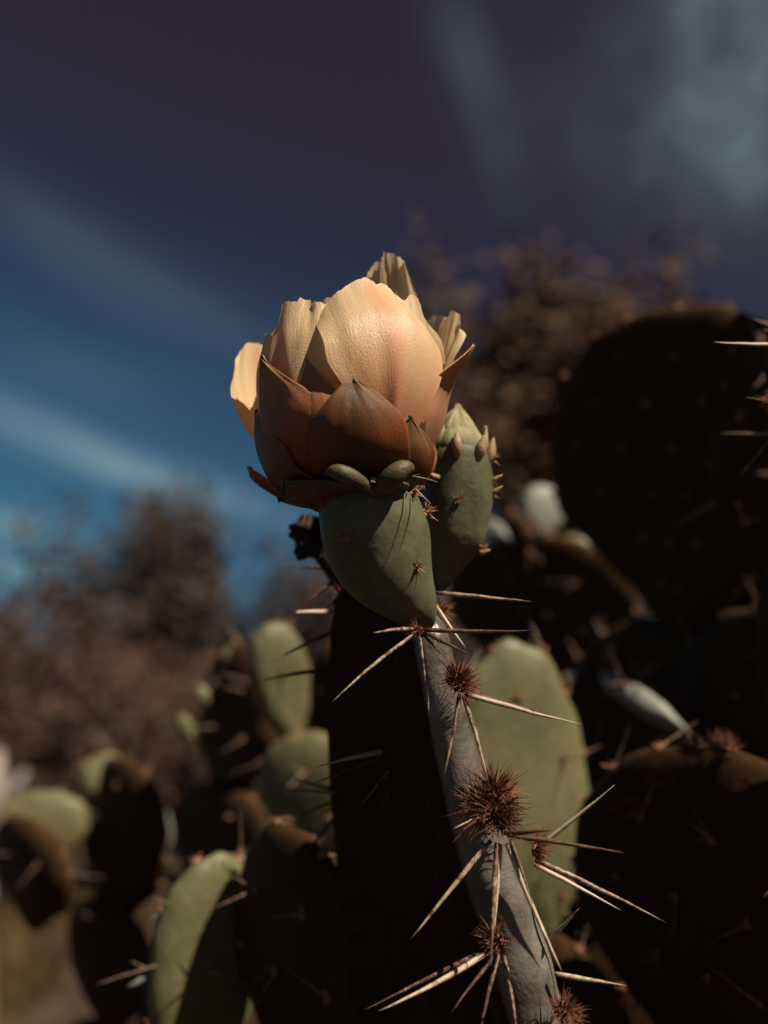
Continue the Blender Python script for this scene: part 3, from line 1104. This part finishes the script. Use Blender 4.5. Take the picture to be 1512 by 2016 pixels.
# -------------------------------------------------------------- fruit bodies (ovaries)
def lathe_rows(name, rows, depth, m, parent, dscale=0.92, seed=0, dent=0.0008):
    """rows (py, left px, right px): a rounded, slightly lumpy body"""
    V, F = [], []
    n = 44
    ys = [r[0] for r in rows]
    mm = 46
    for i in range(mm + 1):
        t = i / mm
        py = catmull([float(q) for q in ys], t)
        xl = catmull([float(r[1]) for r in rows], t)
        xr = catmull([float(r[2]) for r in rows], t)
        c = P((xl + xr) / 2, py, depth)
        h = (xr - xl) / 2 * depth / FPX
        for k in range(n):
            a = 2 * math.pi * k / n
            q = c + Vector((math.cos(a) * h, math.sin(a) * h * dscale, 0))
            nn = Vector((math.cos(a), math.sin(a), 0))
            V.append(q + nn * dent * (noise.noise(q * 70 + Vector((seed, 0, 0))) + 0.8 * noise.noise(Vector((a * 1.6 + seed, t * 1.2, 1)))) * min(1, 4 * t * (1 - t) + 0.1))
    for i in range(mm):
        for k in range(n):
            k2 = (k + 1) % n
            F.append((i * n + k, (i + 1) * n + k, (i + 1) * n + k2, i * n + k2))
    F.append(tuple(range(n)))
    F.append(tuple(mm * n + k for k in range(n))[::-1])
    return mk(name, V, F, m, parent)


D0 = 0.320
flower = lathe_rows('flower', [(925, 650, 800), (955, 632, 812), (990, 627, 826), (1030, 628, 840), (1070, 634, 847), (1110, 648, 851), (1150, 672, 854),
                               (1185, 708, 857), (1212, 752, 858), (1232, 800, 853), (1240, 822, 840)], D0, M_OVARY, root, 0.95, 3)
flower['label'] = 'peach-coloured open flower on its green ovary'
DB = 0.348
bud = lathe_rows('flower_bud', [(880, 850, 955), (905, 838, 964), (940, 833, 968), (985, 831, 966), (1030, 834, 958), (1075, 840, 947), (1110, 846, 922),
                                (1140, 852, 896), (1162, 858, 876), (1172, 862, 868)], DB, M_OVARY, root, 0.95, 9)
bud['label'] = 'closed green flower bud'


# -------------------------------------------------------------- petals
class Frame:
    """flower axes, one unit = one photo pixel at the flower's distance"""
    def __init__(self, px, py, d, lean, back):
        self.o = P(px, py, d)
        self.s = d / FPX
        q = Matrix.Rotation(R(lean), 3, Vector((0, 1, 0))) @ Matrix.Rotation(R(back), 3, Vector((1, 0, 0)))
        self.x, self.y, self.z = q @ Vector((1, 0, 0)), q @ Vector((0, 1, 0)), q @ Vector((0, 0, 1))

    def __call__(self, x, y, z):
        return self.o + (self.x * x + self.y * y + self.z * z) * self.s


FL = Frame(722, 988, D0, -7, 0)
FL.s *= 1.065
FS = Frame(722, 990, D0, -4, 0)
PETAL_N = [0]


def petal(fr, parent, name, phi, H, W, Rs, m, shape='petal', top=0.26, wb=0.30, ruf=5.0, curl=0.0, Rc=None, tip=0.0, crease=0.0, skew=0.0, thick=0.0,
          wtop=0.80, tlean=0.0, seed=None, drop=None):
    """one petal: rises from the cup along the radius profile Rs, bowed round the axis"""
    PETAL_N[0] += 1
    sd_ = seed if seed is not None else PETAL_N[0] * 3.7
    nt, ns = 36, 40
    er = Vector((math.sin(R(phi)), -math.cos(R(phi)), 0))
    et = Vector((math.cos(R(phi)), math.sin(R(phi)), 0))
    V, F, UV = [], [], []
    for i in range(nt + 1):
        t = i / nt
        if shape == 'petal':
            g = min(1.0, t / 0.66)
            wd = wb + (1 - wb) * (g * g * (3 - 2 * g))
            if t > 0.66:
                g = (t - 0.66) / 0.34
                wd *= 1 - (1 - wtop) * g * g
        elif shape == 'sepal':                     # ovate with a drawn-out point
            g = min(1.0, t / 0.42)
            wd = wb + (1 - wb) * math.sin(g * math.pi / 2)
            if t > 0.42:
                g = min(1.0, (t - 0.42) / 0.58)
                wd *= (1 - g) * (1 + 1.15 * g * (1 - g))
                wd = max(wd, 0.012)
        else:                                      # narrow fleshy scale
            wd = max(0.03, wb + (1 - wb) * math.sin(min(1, t / 0.35) * math.pi / 2)) * max(0.02, (1 - max(0, (t - 0.35) / 0.65) ** 2.2)) ** 0.6
        Rr = catmull([float(r) for r in Rs], t)
        for j in range(ns + 1):
            s = -1 + 2 * j / ns
            hw = W / 2 * wd
            z = H * t * (1 - top * (abs(s) ** 2.2) * t * t) if shape == 'petal' else H * t
            z += tip * math.exp(-(s / 0.10) ** 2) * t ** 8
            edge = noise.noise(Vector((s * 3.2 + sd_, 3.0, t))) * 0.6 + noise.noise(Vector((s * 9.0 + sd_, 8.0, t))) * 0.4 + noise.noise(Vector((s * 24.0 + sd_, 2.0, t))) * 0.3
            z += ruf * 1.2 * edge * t ** 5 if shape == 'petal' else 0
            x = s * hw * (1 + (0.03 * noise.noise(Vector((t * 7, s * 0.5 + sd_, 1))) if shape == 'petal' else 0.05 * noise.noise(Vector((t * 5, sd_, s)))))
            x += skew * t * t + tlean * t
            rc = Rc if Rc else max(60.0, Rr)
            rad = Rr - (x - tlean * t - skew * t * t) ** 2 / (2 * rc)
            rad += crease * math.exp(-(s / 0.16) ** 2) * math.sin(math.pi * min(1, t * 1.05))
            rad += curl * abs(s) ** 3 * t
            rad += ruf * (noise.noise(Vector((s * 2.0 + sd_, t * 2.0, 5.0))) * 1.0 * t + noise.noise(Vector((s * 4.5 + sd_, t * 3.0, 9.0))) * 0.9 * t * t * (0.3 + abs(s)))
            q = er * rad + et * x
            V.append(fr(q.x, q.y, z))
            UV.append(((s + 1) / 2, t))
    for i in range(nt):
        for j in range(ns):
            a = i * (ns + 1) + j
            F.append((a, a + 1, a + ns + 2, a + ns + 1))
    o = mk(name, V, F, m, parent, uvs=UV)
    if thick:
        md = o.modifiers.new('thickness', 'SOLIDIFY')
        md.thickness = thick * fr.s
        md.offset = -1.0
    return o


MP, MI, MS, MK_ = M_PETAL, M_PETAL_IN, M_SEPAL, M_SEPAL_PINK
# inner and rear petals
petal(FL, flower, 'petal', 150, 512, 135, (60, 140, 160, 130, 95), MI, top=.08, ruf=12, Rc=160, wtop=.70, tlean=-58)
petal(FL, flower, 'petal', 128, 430, 190, (50, 120, 165, 170, 140), MI, top=.18, ruf=9, Rc=190, tlean=-10)
petal(FL, flower, 'petal', 178, 450, 200, (60, 140, 175, 140, 90), MI, top=.20, ruf=8, Rc=190)
petal(FL, flower, 'petal', -152, 420, 210, (70, 150, 175, 145, 100), MI, top=.18, ruf=9, Rc=190)
petal(FL, flower, 'petal', 133, 418, 185, (50, 110, 165, 212, 252), MI, top=.16, ruf=11, Rc=260, crease=8)
petal(FL, flower, 'petal', 114, 392, 165, (50, 105, 150, 194, 232), MI, top=.20, ruf=10, Rc=240, crease=12)
petal(FL, flower, 'petal', 66, 368, 180, (50, 100, 140, 156, 150), MI, top=.20, ruf=8, Rc=150)
petal(FL, flower, 'petal', 30, 360, 190, (60, 110, 128, 106, 70), MI, top=.14, ruf=8, Rc=140)
petal(FL, flower, 'petal', -14, 380, 225, (60, 125, 142, 118, 78), MI, top=.20, ruf=11, Rc=140, tlean=6)
petal(FL, flower, 'petal', -128, 392, 230, (80, 165, 212, 232, 230), MP, top=.24, ruf=9, Rc=240, crease=6, wtop=.84)
# outer petals
petal(FL, flower, 'petal', -84, 340, 200, (75, 155, 180, 176, 154), MP, top=.16, ruf=9, Rc=140, wtop=.8)
petal(FL, flower, 'petal', -48, 366, 225, (75, 155, 180, 172, 138), MP, top=.10, ruf=17, Rc=125, curl=-6, wtop=.84, crease=-10)
petal(FL, flower, 'petal', 25, 384, 232, (70, 140, 184, 182, 130), MP, top=.20, wb=.18, ruf=7, Rc=180, crease=7, tip=3, curl=4, wtop=.88, tlean=-4)
# fleshy outer sepals
petal(FL, flower, 'sepal', -84, 195, 220, (92, 164, 188, 192, 186), MS, 'sepal', wb=.75, Rc=150, thick=5)
petal(FL, flower, 'sepal', -50, 256, 205, (88, 162, 190, 192, 204), MK_, 'sepal', wb=.7, Rc=120, thick=5, tlean=-2)
petal(FL, flower, 'sepal', -28, 250, 150, (84, 156, 182, 180, 168), MK_, 'sepal', wb=.7, Rc=120, thick=4, tlean=-6)
petal(FL, flower, 'sepal', 34, 112, 170, (70, 118, 145, 155, 160), MS, 'sepal', wb=.85, Rc=110, thick=5, tlean=4)
petal(FL, flower, 'sepal', -2, 186, 178, (92, 160, 188, 192, 178), MS, 'sepal', wb=.88, Rc=115, thick=6, tlean=2)
petal(FL, flower, 'sepal', 66, 246, 165, (58, 112, 156, 184, 246), M_SEPAL_PALE, 'sepal', wb=.6, Rc=130, thick=3, tlean=10)
petal(FL, flower, 'sepal', 50, 256, 105, (54, 108, 150, 168, 160), M_SEPAL_PALE, 'sepal', wb=.6, Rc=90, thick=4, tlean=-4)
petal(FL, flower, 'sepal', 50, 150, 110, (68, 104, 128, 146, 158), MS, 'sepal', wb=.8, Rc=90, thick=5, tlean=4)
petal(FL, flower, 'sepal', -116, 122, 130, (100, 160, 200, 226, 246), MK_, 'sepal', wb=.75, Rc=150, thick=5)
petal(FL, flower, 'sepal', 100, 175, 150, (58, 92, 118, 134, 140), MK_, 'sepal', wb=.7, Rc=100, thick=5)
petal(FL, flower, 'sepal', 150, 190, 200, (70, 130, 165, 180, 184), MS, 'sepal', wb=.7, Rc=120, thick=5)
petal(FL, flower, 'sepal', -155, 190, 200, (80, 150, 180, 190, 190), MS, 'sepal', wb=.7, Rc=120, thick=5)
# collar of short scales at the foot of the cup
petal(FS, flower, 'scale', -60, 26, 170, (90, 122, 152, 170, 178), M_SCALE, 'sepal', wb=.8, Rc=100, thick=6)
petal(FS, flower, 'scale', 56, 34, 110, (76, 92, 106, 116, 124), M_SCALE, 'sepal', wb=.8, Rc=80, thick=6)
petal(FS, flower, 'scale', 4, 12, 150, (88, 108, 122, 132, 138), M_SCALE, 'sepal', wb=.9, Rc=100, thick=6)
petal(FS, flower, 'scale', -98, 24, 60, (96, 124, 146, 162, 178), M_SCALE, 'sepal', wb=.6, Rc=90, thick=6)
petal(FS, flower, 'scale', 110, 34, 110, (70, 88, 104, 116, 124), M_SCALE, 'sepal', wb=.8, Rc=90, thick=6)
petal(FS, flower, 'scale', 165, 34, 110, (80, 104, 124, 138, 150), M_SCALE, 'sepal', wb=.8, Rc=90, thick=6)
petal(FS, flower, 'scale', -145, 34, 110, (80, 104, 124, 138, 150), M_SCALE, 'sepal', wb=.8, Rc=90, thick=6)
# fat curled lobes on the front of the cup
for pts, rad in [([(748, 978, .304), (722, 958, .300), (694, 941, .2965), (666, 929, .2955), (648, 928, .2965), (641, 938, .299)], [5, 12, 17, 16, 9, 1]),
                 ([(735, 975, .305), (752, 958, .3005), (774, 938, .2985), (794, 922, .2985), (808, 922, .3005), (806, 934, .303)], [6, 17, 22, 17, 9, 1])]:
    V, F, UV = [], [], []
    cp = [P(q[0], q[1], q[2] + 0.0021) for q in pts]
    n_ = 16
    add_tube(V, F, UV, [catmull(cp, i / n_) for i in range(n_ + 1)], [catmull([float(r) for r in rad], i / n_) * 0.000142 for i in range(n_ + 1)], 14)
    mk('scale', V, F, M_SCALE, flower, uvs=UV)


def on_body(px, py, depth, rows_c, half, k=0.95):
    """point on the front of a rounded body at a photo pixel"""
    u_ = max(-0.98, min(0.98, (px - rows_c) / half))
    back = math.sqrt(1 - u_ * u_)
    q = P(px, py, depth) + Vector((0, -1, 0)) * half * depth / FPX * k * back
    return q, Vector((u_, -back, 0.15))


for (px, py, cx, hf, sc_) in [(722, 966, 722, 95, 1.0), (814, 978, 728, 98, 1.15), (840, 1014, 732, 106, 1.3), (684, 1073, 741, 106, 1.25), (820, 1128, 752, 100, 1.05), (640, 1010, 732, 104, 1.0)]:
    q, nn = on_body(px, py, D0, cx, hf)
    place('areole', T_SMALL[int(px) % 2], q - nn * 0.0004, zq(nn + Vector((0.1, 0, 0.25))), sc_, flower)
for b, t in [((812, 938, .309), (862, 949, .300)), ((818, 962, .311), (848, 992, .303)), ((838, 910, .309), (858, 884, .306))]:
    spine(flower, b, t, .00018, 0, M_SPINE_PALE)

# bud: overlapping scales closing to a point, small tan scales and bristles
FB = Frame(900, 908, DB, 1, 0)
for phi, H, W, Rs in [(10, 118, 62, (40, 48, 42, 24, 2)), (-50, 116, 62, (40, 48, 42, 24, 2)), (70, 112, 62, (40, 48, 42, 24, 2)), (130, 116, 62, (40, 48, 42, 24, 2)), (-110, 112, 62, (40, 48, 42, 24, 2)), (180, 116, 62, (40, 48, 42, 24, 2)),
                      (-22, 84, 62, (54, 60, 55, 40, 26)), (36, 80, 60, (54, 60, 56, 42, 30)), (88, 72, 56, (54, 62, 62, 58, 58)), (-75, 76, 56, (54, 62, 60, 52, 46)), (140, 76, 56, (54, 62, 60, 52, 46)), (-135, 76, 56, (54, 62, 60, 52, 46))]:
    petal(FB, bud, 'scale', phi, H, W, Rs, M_BUDSCALE, 'sepal', wb=.8, Rc=46, thick=3.0)
for phi, H, lean_ in [(-4, 44, 2), (40, 38, 12), (76, 46, 10), (-60, 36, 8), (-105, 34, 10), (110, 34, 10), (160, 38, 8), (-150, 38, 8)]:
    V, F, UV = [], [], []
    er = Vector((math.sin(R(phi)), -math.cos(R(phi)), 0))
    cp = [FB(er.x * r_, er.y * r_, h_) for r_, h_ in ((58, -10), (64, 4), (67, 16), (65 + lean_ * .5, H * .7), (63 + lean_, H))]
    add_tube(V, F, UV, [catmull(cp, k / 12) for k in range(13)], [catmull([5.0, 10.0, 10.5, 6.5, 0.6], k / 12) * FB.s for k in range(13)], 10)
    mk('scale', V, F, M_TAN, bud, uvs=UV)
for px, py, tx, ty in [(966, 945, 990, 934), (966, 968, 990, 957), (860, 938, 842, 930), (946, 1086, 966, 1082)]:
    V, F, UV = [], [], []
    a, b = P(px - (4 if tx > px else -4), py + 2, DB - (.001 if tx > px else .0098)), P(tx, ty, DB - (.002 if tx > px else .0115))
    mid_ = (a + b) / 2 + Vector((0, 0, -0.0004))
    add_tube(V, F, UV, [a, a.lerp(mid_, .6), mid_, b.lerp(mid_, .4), b], [.0008, .0009, .0008, .0005, .0001], 7)
    mk('scale', V, F, M_TAN, bud, uvs=UV)
for px, py, sc_ in [(899, 997, 1.0), (966, 972, 1.1), (852, 940, 0.9), (947, 1086, 0.9), (966, 905, 1.2), (966, 948, 0.9)]:
    q, nn = on_body(px, py, DB, 899, 68)
    place('areole', T_SMALL[int(px) % 2], q - nn * 0.0004, zq(nn + Vector((0.1, 0, 0.2))), sc_, bud)

# withered flower on the far side of the pad
V, F = [], []
wf = Frame(640, 1085, 0.372, 0, 0)
n, mm = 18, 14
rows = [(0, 26), (14, 30), (30, 26), (50, 34), (66, 28), (82, 14)]
for i in range(mm + 1):
    t = i / mm
    hz = catmull([float(r[0]) for r in rows], t)
    rr = catmull([float(r[1]) for r in rows], t)
    for k in range(n):
        a = 2 * math.pi * k / n
        r2 = rr * (1 + 0.75 * noise.noise(Vector((math.cos(a) * 2.6, math.sin(a) * 2.6, t * 4))))
        V.append(wf(-30 + r2 * math.cos(a), r2 * math.sin(a), hz - 12 + 12 * noise.noise(Vector((a, 2, t)))))
for i in range(mm):
    for k in range(n):
        k2 = (k + 1) % n
        F.append((i * n + k, (i + 1) * n + k, (i + 1) * n + k2, i * n + k2))
F.append(tuple(range(n)))
F.append(tuple(mm * n + k for k in range(n))[::-1])
wo = mk('withered_flower', V, F, M_DEAD, root)
wo['label'] = 'shrivelled dark dead flower'
for k in range(9):
    petal(wf, wo, 'petal', k * 40 + 11, 60 + 20 * math.sin(k * 2.1), 26, (26, 30, 26, 22, 16 + 6 * math.sin(k)), M_DEAD, 'sepal', wb=.5, ruf=4, tlean=0) if False else None
V, F, UV = [], [], []
add_tube(V, F, UV, [P(618, 1070, .374), P(650, 1110, .376), P(700, 1180, .374)], [.0030, .0034, .004], 10)
mk('stalk', V, F, M_DEAD, wo, uvs=UV)
for k in range(14):
    rnd = random.Random(k)
    b = P(610 + rnd.uniform(-14, 14), 1010 + rnd.uniform(-5, 70), .372)
    spine(wo, b, b + Vector((rnd.uniform(-1, 1), rnd.uniform(-1, 1), rnd.uniform(-1, 1))).normalized() * 0.006, .00016, 0, M_SPINE_DK, k)

# bristles on the pads at the right of the frame
spine(EDGE_PAD, (1560, 679, .350), (1404, 673, .338), .0006, 0, M_SPINE_PALE, 91)
place('areole', T_MID[0], P(1556, 680, .351), zq((-0.9, -0.4, 0.1)), 1.2, EDGE_PAD)
spine(EDGE_PAD, (1545, 795, .352), (1468, 782, .345), .0003, 0, M_SPINE_DK, 92)
place('areole', T_DENSE[0], P(1530, 792, .350), zq((-0.8, -0.5, 0.2)), 0.8, EDGE_PAD)
for px, py, sc_ in [(1360, 1482, 1.2), (1420, 1478, 1.3), (1240, 1600, 1.1), (1300, 1540, 1.0)]:
    place('areole', T_DENSE[px % 2], P(px, py, .415), zq((-0.1, -0.3, 0.95)), sc_ * 0.9, TOP_PAD)

# young pale leaves and bristles on the rim of the sunlit pad
for (px, py), pts in [((303, 1918), [(306, 1918, .443), (288, 1926, .441), (268, 1936, .440), (250, 1943, .440)]),
                      ((343, 1790), [(346, 1792, .446), (330, 1800, .444), (312, 1806, .443), (298, 1808, .442)])]:
    V, F, UV = [], [], []
    cp = [P(*q) for q in pts]
    add_tube(V, F, UV, [catmull(cp, k / 10) for k in range(11)], [catmull([.0012, .0016, .0012, .0002], k / 10) for k in range(11)], 8)
    mk('young_leaf', V, F, M_PAD_PALE, SUNLIT, uvs=UV)
    place('areole', T_MID[0], P(px + 2, py - 2, .444), zq((-0.9, -0.4, 0.3)), 1.0, SUNLIT)
    spine(SUNLIT, (px, py - 4, .443), (px - 45, py - 26, .436), .0003, 0, M_SPINE, px)
spine(SUNLIT, (330, 1895, .440), (188, 1938, .425), .0006, 0, M_SPINE_DK, 77)
